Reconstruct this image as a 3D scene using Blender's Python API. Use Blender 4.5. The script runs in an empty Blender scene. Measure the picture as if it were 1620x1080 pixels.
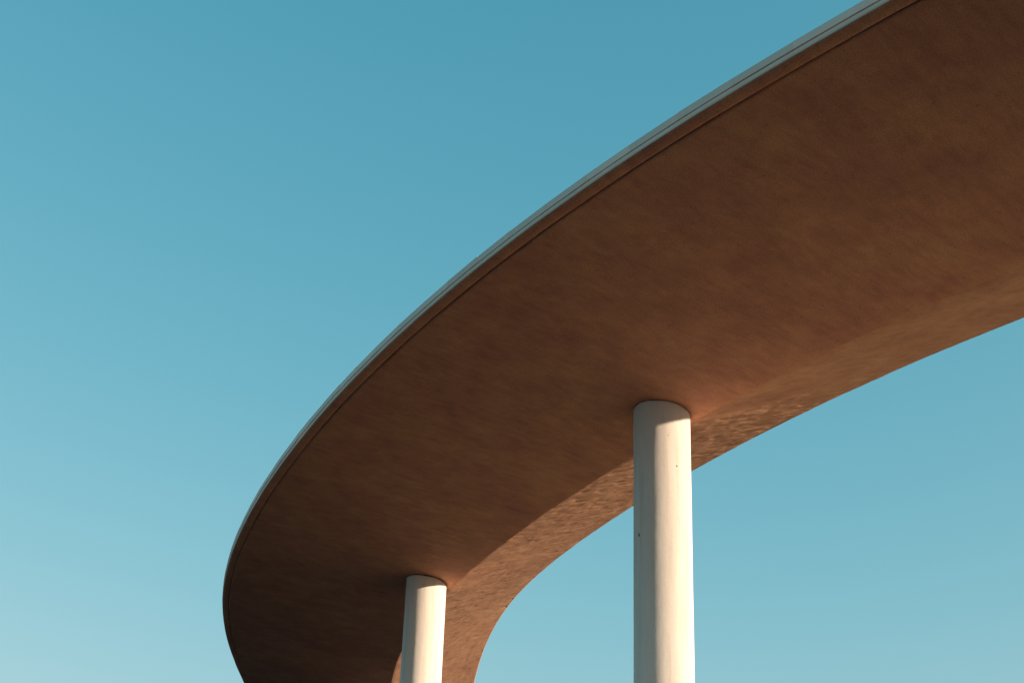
import bpy, bmesh, math, random
import numpy as np
from mathutils import Matrix, Vector

random.seed(7)
rng = np.random.RandomState(11)
scene = bpy.context.scene
col = scene.collection

# ------------------------------------------------------------------ camera
EYE = 1.6
PITCH, ROLL = math.radians(23.217), math.radians(2.137)
fw = Vector((0, math.cos(PITCH), math.sin(PITCH)))
up0 = Vector((0, -math.sin(PITCH), math.cos(PITCH)))
rt0 = Vector((1, 0, 0))
rt = rt0 * math.cos(ROLL) + up0 * math.sin(ROLL)
up = up0 * math.cos(ROLL) - rt0 * math.sin(ROLL)
cam_data = bpy.data.cameras.new('camera')
cam_data.sensor_width = 36.0
cam_data.lens = 2200.0 / 1620.0 * 36.0
cam_data.clip_start = 0.05
cam_data.clip_end = 20000.0
cam = bpy.data.objects.new('camera', cam_data)
col.objects.link(cam)
cam.matrix_world = Matrix(((rt.x, up.x, -fw.x, 0.0), (rt.y, up.y, -fw.y, 0.0),
                           (rt.z, up.z, -fw.z, EYE), (0, 0, 0, 1)))
scene.camera = cam

# ------------------------------------------------------------------ sky and sun
SUN_AZ = math.radians(113.0)      # clockwise from +Y (the way the camera looks)
SUN_EL = math.radians(11.8)
SKY_STRENGTH = 0.15
EXPOSURE = 0.80
world = bpy.data.worlds.new('World')
scene.world = world
world.use_nodes = True
wn, wl = world.node_tree.nodes, world.node_tree.links
wn.clear()
sky = wn.new('ShaderNodeTexSky')
sky.sky_type = 'NISHITA'
sky.sun_disc = False
sky.sun_elevation = SUN_EL
sky.sun_rotation = SUN_AZ
sky.altitude = 0
sky.air_density = 0.5
sky.dust_density = 3.0
sky.ozone_density = 1.0
# film response of the sky's three colour layers, the same over the whole sky
sep = wn.new('ShaderNodeSeparateColor')
comb = wn.new('ShaderNodeCombineColor')
wl.new(sky.outputs['Color'], sep.inputs['Color'])
for ch, gam, amp, lim in (('Red', 1.50, 4.85, 1.7), ('Green', 0.863, 2.871, 1.5), ('Blue', 0.855, 2.841, 1.25)):
    def op(kind, a, b):
        m = wn.new('ShaderNodeMath'); m.operation = kind
        for i_, v in enumerate((a, b)):
            if isinstance(v, bpy.types.NodeSocket): wl.new(v, m.inputs[i_])
            else: m.inputs[i_].default_value = v
        return m.outputs[0]
    f_ = op('MULTIPLY', op('POWER', sep.outputs[ch], gam), amp * SKY_STRENGTH ** gam)
    d_ = op('DIVIDE', f_, op('ADD', op('DIVIDE', f_, lim), 1.0))       # soft shoulder near the sun
    wl.new(op('MULTIPLY', d_, 1.0 / (SKY_STRENGTH * 2 ** EXPOSURE)), comb.inputs[ch])
bg = wn.new('ShaderNodeBackground')
bg.inputs['Strength'].default_value = SKY_STRENGTH
wo_ = wn.new('ShaderNodeOutputWorld')
wl.new(comb.outputs['Color'], bg.inputs['Color'])
wl.new(bg.outputs['Background'], wo_.inputs['Surface'])

sun_data = bpy.data.lights.new('sun', 'SUN')
sun_data.energy = 5.0
sun_data.angle = math.radians(0.53)
sun_data.color = (1.0, 0.835, 0.63)
sun = bpy.data.objects.new('sun', sun_data)
col.objects.link(sun)
to_sun = Vector((math.sin(SUN_AZ) * math.cos(SUN_EL), math.cos(SUN_AZ) * math.cos(SUN_EL), math.sin(SUN_EL)))
sun.rotation_euler = to_sun.to_track_quat('Z', 'Y').to_euler()
sun.location = to_sun * 60

scene.view_settings.view_transform = 'Standard'
scene.view_settings.look = 'None'
scene.view_settings.gamma = 1.0
scene.view_settings.use_curve_mapping = False
scene.view_settings.exposure = EXPOSURE
scene.render.engine = 'CYCLES'
scene.cycles.max_bounces = 10
scene.cycles.diffuse_bounces = 6
scene.cycles.use_denoising = True


# ------------------------------------------------------------------ helpers
def tag(o, label=None, cat=None, group=None, kind=None):
    if label: o['label'] = label
    if cat: o['category'] = cat
    if group: o['group'] = group
    if kind: o['kind'] = kind
    return o


def link(name, mesh, mat=None, parent=None, smooth=True):
    o = bpy.data.objects.new(name, mesh)
    col.objects.link(o)
    if mat and not mesh.materials:
        mesh.materials.append(mat)
    if parent:
        o.parent = parent
    if smooth:
        mesh.polygons.foreach_set('use_smooth', [True] * len(mesh.polygons))
    return o


_tab = rng.rand(256, 256)


def vnoise(x, y, seed=0):
    """smooth value noise, numpy arrays, -1..1"""
    x = x + seed * 17.37
    y = y + seed * 31.11
    xi, yi = np.floor(x).astype(int), np.floor(y).astype(int)
    fx, fy = x - xi, y - yi
    fx = fx * fx * fx * (fx * (fx * 6 - 15) + 10)
    fy = fy * fy * fy * (fy * (fy * 6 - 15) + 10)
    g = lambda a, b: _tab[a & 255, b & 255]
    v = (g(xi, yi) * (1 - fx) + g(xi + 1, yi) * fx) * (1 - fy) + (g(xi, yi + 1) * (1 - fx) + g(xi + 1, yi + 1) * fx) * fy
    return v * 2 - 1


def fbm(x, y, octaves, seed=0, gain=0.5):
    a, s, r = 1.0, 0.0, 0.0
    for k in range(octaves):
        r = r + a * vnoise(x * 2 ** k, y * 2 ** k, seed + k)
        s += a
        a *= gain
    return r / s


def grid_mesh(name, P, UV=None, flip=False):
    """P: (n, m, 3) array"""
    n, m = P.shape[:2]
    idx = np.arange(n * m).reshape(n, m)
    a, b, c, d = idx[:-1, :-1], idx[1:, :-1], idx[1:, 1:], idx[:-1, 1:]
    q = np.stack([a, b, c, d] if not flip else [a, d, c, b], -1).reshape(-1, 4)
    me = bpy.data.meshes.new(name)
    me.vertices.add(n * m)
    me.vertices.foreach_set('co', P.reshape(-1).astype(np.float32))
    nq = len(q)
    me.loops.add(nq * 4)
    me.loops.foreach_set('vertex_index', q.reshape(-1).astype(np.int32))
    me.polygons.add(nq)
    me.polygons.foreach_set('loop_start', np.arange(0, nq * 4, 4, dtype=np.int32))
    me.update(calc_edges=True)
    if UV is not None:
        uv = me.uv_layers.new(name='UVMap')
        uv.data.foreach_set('uv', UV.reshape(-1, 2)[q.reshape(-1)].reshape(-1).astype(np.float32))
    me.validate()
    return me


# ------------------------------------------------------------------ materials
class Mat:
    def __init__(self, name, rough=0.85, spec=0.25):
        self.m = bpy.data.materials.new(name)
        self.m.use_nodes = True
        self.n, self.l = self.m.node_tree.nodes, self.m.node_tree.links
        self.b = self.n['Principled BSDF']
        self.b.inputs['Roughness'].default_value = rough
        self.b.inputs['Specular IOR Level'].default_value = spec

    def coords(self, kind, scale=(1, 1, 1), rot=(0, 0, 0)):
        tc = self.n.new('ShaderNodeTexCoord')
        mp = self.n.new('ShaderNodeMapping')
        mp.inputs['Scale'].default_value = scale
        mp.inputs['Rotation'].default_value = rot
        self.l.new(tc.outputs[kind], mp.inputs['Vector'])
        return mp.outputs['Vector']

    def noise(self, vec, scale, detail=4, rough=0.55, dist=0.0):
        t = self.n.new('ShaderNodeTexNoise')
        t.inputs['Scale'].default_value = scale
        t.inputs['Detail'].default_value = detail
        t.inputs['Roughness'].default_value = rough
        t.inputs['Distortion'].default_value = dist
        self.l.new(vec, t.inputs['Vector'])
        return t.outputs['Fac']

    def ramp(self, fac, stops):
        r = self.n.new('ShaderNodeValToRGB')
        e = r.color_ramp.elements
        while len(e) < len(stops):
            e.new(0.5)
        for el, (p, c) in zip(e, stops):
            el.position = p
            el.color = c if len(c) == 4 else (*c, 1)
        self.l.new(fac, r.inputs['Fac'])
        return r.outputs['Color']

    def mix(self, fac, a, b, mode='MIX'):
        m = self.n.new('ShaderNodeMix')
        m.data_type = 'RGBA'
        m.blend_type = mode
        for sock, v in (('Factor', fac), ('A', a), ('B', b)):
            if isinstance(v, bpy.types.NodeSocket):
                self.l.new(v, m.inputs[sock])
            else:
                m.inputs[sock].default_value = v if sock == 'Factor' or len(v) == 4 else (*v, 1)
        return m.outputs['Result']

    def math(self, op, a, b):
        m = self.n.new('ShaderNodeMath')
        m.operation = op
        for i, v in enumerate((a, b)):
            if isinstance(v, bpy.types.NodeSocket):
                self.l.new(v, m.inputs[i])
            else:
                m.inputs[i].default_value = v
        return m.outputs[0]

    def color(self, c):
        if isinstance(c, bpy.types.NodeSocket):
            self.l.new(c, self.b.inputs['Base Color'])
        else:
            self.b.inputs['Base Color'].default_value = (*c, 1)

    def bump(self, h, strength=0.5, distance=0.02):
        b = self.n.new('ShaderNodeBump')
        b.inputs['Strength'].default_value = strength
        b.inputs['Distance'].default_value = distance
        self.l.new(h, b.inputs['Height'])
        self.l.new(b.outputs['Normal'], self.b.inputs['Normal'])


def make_soffit_material(name, dark, mid, light, bump, strk=(3.6, 1.0, 1)):
    k = Mat(name, 0.88, 0.2)
    uv = k.coords('UV')                                   # u along the ramp, v across, metres
    streak = k.coords('UV', strk, (0, 0, 0.2))  # trowel marks across the deck
    n1 = k.noise(uv, 1.5, 9, 0.70, 0.25)
    n2 = k.noise(streak, 2.2, 7, 0.62, 0.6)
    n3 = k.noise(uv, 50, 4, 0.7)
    n0 = k.noise(uv, 0.42, 5, 0.6, 0.3)
    nb = k.math('ADD', k.math('MULTIPLY', n1, 0.55), k.math('MULTIPLY', n0, 0.45))
    base = k.ramp(nb, [(0.34, dark), (0.51, mid), (0.68, light)])
    st = k.ramp(n2, [(0.28, (0.85, 0.83, 0.85)), (0.5, (1, 1, 1)), (0.75, (1.12, 1.12, 1.09))])
    c = k.mix(1.0, base, st, 'MULTIPLY')
    gr = k.ramp(n3, [(0.3, (0.70, 0.70, 0.70)), (0.7, (1.28, 1.28, 1.28))])
    c = k.mix(1.0, c, gr, 'MULTIPLY')
    pit = k.noise(uv, 9.0, 4, 0.6)
    pits = k.ramp(pit, [(0.26, (0.55, 0.5, 0.5)), (0.36, (1, 1, 1))])
    c = k.mix(0.7, c, pits, 'MULTIPLY')
    k.color(c)
    h = k.math('ADD', k.math('MULTIPLY', n2, 1.0), k.math('MULTIPLY', n3, 0.25))
    k.bump(h, bump, 0.02)
    return k.m


M = {}
M['soffit'] = make_soffit_material('brown_concrete', (0.44, 0.190, 0.145), (0.56, 0.266, 0.168), (0.66, 0.345, 0.195), 0.8)
M['haunch'] = make_soffit_material('rough_brown_concrete', (0.44, 0.215, 0.135), (0.57, 0.292, 0.172), (0.66, 0.36, 0.215), 0.6, (2.6, 1.5, 1))

k = Mat('white_paint', 0.6, 0.3)
oc = k.coords('Object')
ocv = k.coords('Object', (1, 1, 0.25))
n1 = k.noise(ocv, 1.6, 5, 0.6)
n2 = k.noise(oc, 55, 3, 0.6)
k.b.inputs['Diffuse Roughness'].default_value = 0.9
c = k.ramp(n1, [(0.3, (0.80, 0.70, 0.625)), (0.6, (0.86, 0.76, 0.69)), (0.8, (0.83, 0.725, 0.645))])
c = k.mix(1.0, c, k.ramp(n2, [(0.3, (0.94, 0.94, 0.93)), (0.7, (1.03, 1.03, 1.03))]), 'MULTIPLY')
sp = k.noise(oc, 26, 2, 0.4)
c = k.mix(1.0, c, k.ramp(sp, [(0.17, (0.5, 0.45, 0.38)), (0.22, (1, 1, 1))]), 'MULTIPLY')
drip = k.noise(k.coords('Object', (1, 1, 0.06)), 9, 4, 0.6)
c = k.mix(1.0, c, k.ramp(drip, [(0.30, (0.90, 0.885, 0.86)), (0.50, (1, 1, 1))]), 'MULTIPLY')
k.color(c)
k.bump(k.math('ADD', k.noise(oc, 7, 4, 0.6), k.math('MULTIPLY', n2, 0.12)), 0.18, 0.02)
M['column'] = k.m

k = Mat('skylit_edge_concrete', 0.8, 0.25)  # same concrete as the soffit, with sky light put into its colour
uv = k.coords('Object')
n = k.noise(uv, 1.3, 6, 0.62)
k.color(k.ramp(n, [(0.3, (0.74, 0.55, 0.44)), (0.7, (0.86, 0.66, 0.54))]))
k.bump(k.noise(uv, 40, 3), 0.2, 0.01)
M['edge'] = k.m

k = Mat('galvanised_coping', 0.55, 0.4)
uv = k.coords('Object')
info = k.n.new('ShaderNodeObjectInfo')
n = k.noise(uv, 5, 4, 0.6)
base = k.ramp(n, [(0.3, (0.82, 0.61, 0.51)), (0.7, (0.90, 0.67, 0.56))])
k.color(k.mix(1.0, base, k.ramp(info.outputs['Random'], [(0.0, (0.9, 0.9, 0.9)), (1.0, (1.08, 1.08, 1.07))]), 'MULTIPLY'))
M['coping'] = k.m

k = Mat('asphalt', 0.92, 0.2)
uv = k.coords('Object')
n = k.noise(uv, 120, 4, 0.7)
k.color(k.ramp(n, [(0.3, (0.035, 0.035, 0.036)), (0.7, (0.07, 0.068, 0.066))]))
k.bump(n, 0.4, 0.01)
M['asphalt'] = k.m

k = Mat('dark_low_bounce_ground', 0.95, 0.05)  # invented tone for unseen ground, keeps bounce on the underside dim and bluish
uv = k.coords('Object')
n = k.noise(uv, 0.3, 6, 0.65)
n2 = k.noise(uv, 60, 4, 0.7)
k.color(k.mix(1.0, k.ramp(n, [(0.3, (0.011, 0.015, 0.022)), (0.7, (0.019, 0.025, 0.034))]), k.ramp(n2, [(0.25, (0.7, 0.7, 0.7)), (0.75, (1.2, 1.2, 1.2))]), 'MULTIPLY'))
k.bump(n2, 0.6, 0.03)
M['low_bounce_ground'] = k.m

k = Mat('pale_bounce_surface', 0.95, 0.1)  # invented pale surface that throws warm sunlight up at the deck
uv = k.coords('Object')
n = k.noise(uv, 0.12, 7, 0.6)
n2 = k.noise(uv, 14, 5, 0.65)
base = k.ramp(n, [(0.3, (0.52, 0.41, 0.275)), (0.7, (0.62, 0.495, 0.345))])
k.color(k.mix(1.0, base, k.ramp(n2, [(0.25, (0.75, 0.74, 0.72)), (0.75, (1.15, 1.15, 1.14))]), 'MULTIPLY'))
k.bump(n2, 0.5, 0.03)
M['bounce_surface'] = k.m

k = Mat('dark_joint', 0.95, 0.1)
n = k.noise(k.coords('Object'), 30, 3)
k.color(k.ramp(n, [(0.3, (0.03, 0.024, 0.02)), (0.7, (0.07, 0.055, 0.045))]))
M['joint'] = k.m

k = Mat('rust_chip', 0.9, 0.1)
n = k.noise(k.coords('Object'), 60, 3)
k.color(k.ramp(n, [(0.3, (0.10, 0.05, 0.03)), (0.7, (0.2, 0.10, 0.05))]))
M['chip'] = k.m

# ------------------------------------------------------------------ the ramp's line: the crease under it
KN = np.array([-16, -8, -4, 0, 4, 8, 11, 14, 18, 24, 30.0])
KV = np.array([0.02698, 0.02952, 0.03189, 0.02383, 0.01820, 0.01630, 0.01915, 0.02116, 0.01923, 0.00672, -0.00762])
S0, S1, DS = -36.0, 44.0, 0.01
SS = np.arange(S0, S1 + DS / 2, DS)
kap = np.interp(SS, KN, KV)
W = 401
kap = np.convolve(np.pad(kap, W // 2, mode='edge'), np.ones(W) / W, 'valid')
I0 = int(np.argmin(abs(SS)))
TH = np.cumsum(kap) * DS
TH = math.radians(118.444) - (TH - TH[I0])
CX = np.cumsum(np.cos(TH)) * DS
CY = np.cumsum(np.sin(TH)) * DS
CX += 2.9089 - CX[I0]
CY += 21.0984 - CY[I0]
SC = np.clip(SS, -11.3, 30.0)
SLOPE, BOW = -0.047807, 1.5344e-04
CZ = EYE + 7.7083 + SLOPE * SC + BOW * SC ** 2 + np.where(SS > 30, (SS - 30) * (SLOPE + 60 * BOW), 0.0)
WO, HO, WI, HI = 4.7903, 0.7760, 2.7306, 0.8977
TOP = HO + 0.075                                   # road level above the crease
LIP = 0.155


def frame(s):
    f = lambda A: np.interp(s, SS, A)
    th = f(TH)
    return f(CX), f(CY), f(CZ), np.sin(th), -np.cos(th), th


def deck_point(s, t, z):
    """s along the crease, t > 0 towards the inside of the bend, z above the crease line"""
    x, y, cz, nx, ny, th = frame(s)
    return np.stack([x + nx * t, y + ny * t, cz + z], -1)


def bank(s):
    """the inner edge lifts a little along the bend"""
    return 0.022 * np.clip(s, -10, 16)


def soffit_z(s, t):
    t = np.asarray(t, float)
    m1, m2 = -HO / WO, (HI + bank(s)) / WI
    e = np.interp(s, [-4.0, -1.0, 3.0], [0.17, 0.08, 0.02])      # the crease is softer at the near end
    return 0.5 * (m1 + m2) * t + 0.5 * (m2 - m1) * np.sqrt(t * t + e * e)


def s_samples(fine):
    return np.concatenate([np.arange(S0 + 0.1, -14, 0.25), np.arange(-14, 20, fine), np.arange(20, S1 - 0.1, 0.25)])


# ------------------------------------------------------------------ ground
gm = bpy.data.meshes.new('ground')
bm = bmesh.new()
bmesh.ops.create_circle(bm, cap_ends=True, segments=96, radius=9000)
bm.to_mesh(gm); bm.free()
ground = link('ground', gm, M['low_bounce_ground'], None, False)
tag(ground, kind='structure')
pm = bpy.data.meshes.new('bounce_disc')
bm = bmesh.new()
bmesh.ops.create_circle(bm, cap_ends=True, segments=128, radius=1)
bm.to_mesh(pm); bm.free()
bounce_disc = link('bounce_disc', pm, M['bounce_surface'], None, False)  # added disc out of view, sized and placed to brighten the underside
bounce_disc.location = (11.0, 21.3, 0.004)
bounce_disc.scale = (11.5, 8.5, 1.0)
tag(bounce_disc, kind='structure')

# ------------------------------------------------------------------ the curving ramp
ramp = bpy.data.objects.new('elevated_ramp', None)
col.objects.link(ramp)
tag(ramp, 'curving elevated concrete ramp with brown underside on round white columns', 'ramp')

# outer wing of the underside
s = s_samples(0.05)
t = np.concatenate([np.linspace(-WO + LIP + 0.014, -0.3, 86), np.linspace(-0.26, 0.0, 8)])
Sg, Tg = np.meshgrid(s, t, indexing='ij')
Z = soffit_z(Sg, Tg)
fade = np.clip(-Tg / 0.25, 0, 1)
Z = Z + fade * (0.010 * fbm(Sg * 0.5, Tg * 0.35, 3, 3) + 0.008 * fbm(Sg * 2.6 + Tg * 0.5, Tg * 1.1, 4, 9, 0.6) + 0.0055 * fbm(Sg * 6.0 + Tg, Tg * 3.0, 2, 71))
crease_wave = 0.012 * fbm(s * 1.1, s * 0 + 2.5, 4, 21)
Z = Z - (crease_wave * 0.5)[:, None] * np.clip(1 + Tg / 0.3, 0, 1)
P = deck_point(Sg, Tg, Z)
# the side of the joint behind the edge beam
P0 = P[:, :1].copy(); P0[:, :, 2] += 0.07
P = np.concatenate([P0, P], 1)
UV = np.stack([Sg, Tg], -1)
UV = np.concatenate([UV[:, :1], UV], 1)
link('outer_soffit', grid_mesh('outer_soffit', P, UV), M['soffit'], ramp)

# inner wing, rougher
s2 = s_samples(0.03)
t2 = np.linspace(0, WI - 0.03, 72)
Sg, Tg = np.meshgrid(s2, t2, indexing='ij')
Z = soffit_z(Sg, Tg)
fade = np.clip(Tg / 0.12, 0, 1)
r1 = fbm(Sg * 1.8 + Tg * 0.3, Tg * 1.5, 4, 5, 0.6)
r2 = fbm(Sg * 5.0 + Tg * 1.0, Tg * 4.0, 3, 13, 0.6)
ridge = 1 - np.abs(fbm(Sg * 3.0 + 0.8 * Tg, Tg * 1.2, 3, 33))
pit = np.clip(fbm(Sg * 5.5, Tg * 4.0, 3, 57) - 0.22, 0, 1)
Z = Z + fade * (0.009 * r1 + 0.0055 * r2 - 0.003 * (ridge ** 8) + 0.018 * pit)
Z = Z - (0.006 * fbm(s2 * 1.1, s2 * 0 + 2.5, 4, 21))[:, None] * np.clip(1 - Tg / 0.12, 0, 1)
P = deck_point(Sg, Tg, Z)
link('inner_soffit', grid_mesh('inner_soffit', P, np.stack([Sg, Tg + 20], -1)), M['haunch'], ramp)


def sweep(name, profile, ss, mat, closed=True, wobble=0.0, seed=1, lift=None):
    pr = np.array(profile, float)
    if closed:
        pr = np.vstack([pr, pr[:1]])
    Sg = np.repeat(ss[:, None], len(pr), 1)
    Tg = np.repeat(pr[None, :, 0], len(ss), 0)
    Zg = np.repeat(pr[None, :, 1], len(ss), 0)
    if lift is not None:
        lf = np.array(list(lift) + ([lift[0]] if closed else []), float)
        Zg = Zg + bank(ss)[:, None] * lf[None, :]
    if wobble:
        w = wobble * fbm(ss * 0.9, ss * 0 + 3.3, 4, seed)
        Tg = Tg + w[:, None]
        Zg = Zg + 0.6 * wobble * fbm(ss * 0.7, ss * 0 + 8.3, 4, seed + 5)[:, None]
    arc = np.r_[0, np.cumsum(np.hypot(*np.diff(pr, axis=0).T))]
    UVg = np.stack([Sg, np.repeat(arc[None, :], len(ss), 0) + 40], -1)
    me = grid_mesh(name, deck_point(Sg, Tg, Zg), UVg)
    return link(name, me, mat, ramp)


# outer edge beam: underside lip, rounded arris, low face painted paler to stand for sky light
ss = np.arange(S0 + 0.1, S1 - 0.1, 0.2)
r = 0.032
lipz = lambda t: -t * HO / WO
prof = [(-WO + LIP, lipz(-WO + LIP) + 0.07), (-WO + LIP, lipz(-WO + LIP) + 0.006), (-WO + LIP - 0.006, lipz(-WO + LIP))]
for t_ in np.linspace(-WO + LIP - 0.05, -WO + 0.06, 5):
    prof.append((t_, lipz(t_)))
for a in np.linspace(0, 90, 9)[1:]:
    a = math.radians(a)
    prof.append((-WO + r - r * math.sin(a), HO + 0.01 + r - r * math.cos(a)))
prof.append((-WO, HO + 0.085))
prof.append((-WO + 0.02, HO + 0.085))
prof.append((-WO + 0.02, HO + 0.10))
prof.append((-WO + LIP, HO + 0.10))
lip = sweep('edge_beam', prof, ss, None, True, 0.006, 44)
lip.data.materials.clear()
lip.data.materials.append(M['soffit'])
lip.data.materials.append(M['edge'])
npr = len(prof)
mi = np.zeros(len(lip.data.polygons), dtype=np.int32).reshape(-1, npr)
mi[:, 12:17] = 1
lip.data.polygons.foreach_set('material_index', mi.reshape(-1))

# inner edge beam
prof = [(WI - 0.03, HI - 0.03 * HI / WI), (WI - 0.02, HI - 0.004), (WI - 0.006, HI + 0.004), (WI, HI + 0.02), (WI, HI + 0.30), (WI - 0.25, HI + 0.30), (WI - 0.25, HI + 0.24), (WI - 0.03, HI + 0.02)]
sweep('inner_edge_beam', prof, ss, M['haunch'], True, 0.008, 61, [1] * len(prof))

# roadway slab on top
prof = [(-WO + 0.05, TOP + 0.04), (WI - 0.26, HI + 0.26), (WI - 0.26, HI + 0.20), (-WO + 0.05, TOP + 0.005)]
sweep('roadway', prof, ss, M['asphalt'], True, 0.0, 1, [0, 1, 1, 0])

# metal coping panels along the outer edge, each one straight
PL = 0.86
ch = bpy.data.meshes.new('coping_panel')
bm = bmesh.new()
hw = PL / 2 - 0.001
pp = [(-0.012, 0.0), (-0.012, 0.098), (0.004, 0.108), (0.20, 0.108), (0.20, 0.095), (0.012, 0.092), (0.006, 0.0)]
rows = []
for x in (-hw, hw):
    rows.append([bm.verts.new((x, y, z)) for y, z in pp])
nn = len(pp)
for i in range(nn):
    j = (i + 1) % nn
    bm.faces.new((rows[0][i], rows[1][i], rows[1][j], rows[0][j]))
bm.faces.new(rows[0][::-1]); bm.faces.new(rows[1])
bmesh.ops.recalc_face_normals(bm, faces=bm.faces)
bm.to_mesh(ch); bm.free()
ch.materials.append(M['coping'])
edge = deck_point(SS, np.full_like(SS, -WO), np.full_like(SS, HO + 0.094))
arc = np.r_[0, np.cumsum(np.linalg.norm(np.diff(edge, axis=0), axis=1))]
npan = int((arc[-1] - 1) / PL)
for i in range(npan):
    a = [np.interp(0.5 + i * PL, arc, edge[:, c_]) for c_ in range(3)]
    b = [np.interp(0.5 + (i + 1) * PL, arc, edge[:, c_]) for c_ in range(3)]
    a, b = Vector(a), Vector(b)
    d = b - a
    o = bpy.data.objects.new('coping_panel', ch)
    col.objects.link(o)
    o.parent = ramp
    o.location = (a + b) / 2 + Vector((0, 0, random.uniform(-0.003, 0.003)))
    # local +Y points to the inside of the bend (right of travel) -> flip the panel
    o.rotation_euler = (random.uniform(-0.02, 0.02), -math.asin(d.z / d.length) * -1, math.atan2(d.y, d.x) + math.pi + random.uniform(-0.004, 0.004))


# columns
RAD = 0.45


def make_column(s_at, off, label=None, chips=()):
    x, y, cz, nx, ny, th = [float(v) for v in frame(s_at)]
    bx, by = x - nx * off, y - ny * off
    ct = 112
    ang = np.linspace(0, 2 * math.pi, ct + 1)
    ca, sa = np.cos(ang), np.sin(ang)
    # height of the underside over each rim point
    tt = -off + RAD * (ca * nx + sa * ny)
    al = RAD * (ca * math.cos(th) + sa * math.sin(th))
    slope = (np.interp(s_at + 0.5, SS, CZ) - np.interp(s_at - 0.5, SS, CZ))
    zr = cz + al * slope + soffit_z(s_at, tt)
    gap = 0.016 + 0.010 * fbm(ca * 2.2 + 5, sa * 2.2 + 5 + s_at, 3, 4)
    ztop = zr - gap
    rows = 150
    f = np.linspace(0, 1, rows)
    P = np.zeros((rows, ct + 1, 3))
    for i in range(rows):
        zz = -0.2 + (ztop - 0.012 + 0.2) * f[i]
        rr = RAD + 0.0022 * fbm(ca * 1.6 + 9, sa * 1.6 + zz * 0.55 + s_at, 3, 6) + 0.0012 * fbm(ca * 4 + 9, sa * 4 + zz * 1.7 + s_at, 2, 16)
        P[i] = np.stack([rr * ca, rr * sa, zz], -1)
    topring = np.stack([(RAD - 0.012) * ca, (RAD - 0.012) * sa, ztop], -1)[None]
    cap = np.stack([0 * ca, 0 * sa, ztop * 0 + ztop.mean()], -1)[None]
    P = np.concatenate([P, topring, cap], 0)
    me = grid_mesh('column', P, None, flip=True)
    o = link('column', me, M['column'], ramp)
    o.location = (bx, by, 0)
    if label: o['label'] = label
    # dark mortar pad between column and deck
    rp = RAD - 0.035
    P = np.stack([np.stack([rp * ca, rp * sa, ztop - 0.03], -1), np.stack([rp * ca, rp * sa, zr + 0.05], -1)], 0)
    pad = link('bearing_pad', grid_mesh('bearing_pad', P, None, flip=True), M['joint'], o)
    # small chips in the paint
    for (a, z, w, h) in chips:
        bm = bmesh.new()
        bmesh.ops.create_uvsphere(bm, u_segments=10, v_segments=6, radius=1)
        for v in bm.verts:
            v.co = Vector((v.co.x * w, v.co.y * 0.004, v.co.z * h * (1 + 0.3 * v.co.x)))
        cm = bpy.data.meshes.new('paint_chip'); bm.to_mesh(cm); bm.free()
        c = link('paint_chip', cm, M['chip'], o)
        c.location = ((RAD + 0.0005) * math.cos(a), (RAD + 0.0005) * math.sin(a), z)
        c.rotation_euler = (0, 0, a + math.pi / 2)
    return o


base_a = math.atan2(-20.97, -2.445)     # from the near column towards the camera
c1 = make_column(0.0, 0.540, 'nearer round white column, sunlit on its right side',
                 [(base_a + 0.52, EYE + 6.78, 0.013, 0.012), (base_a - 0.93, EYE + 5.72, 0.016, 0.028)])
make_column(10.757, 0.573, 'farther round white column in the crook of the bend')
make_column(-10.25, 0.49)
make_column(25.0, 0.50)
make_column(-20.5, 0.49)
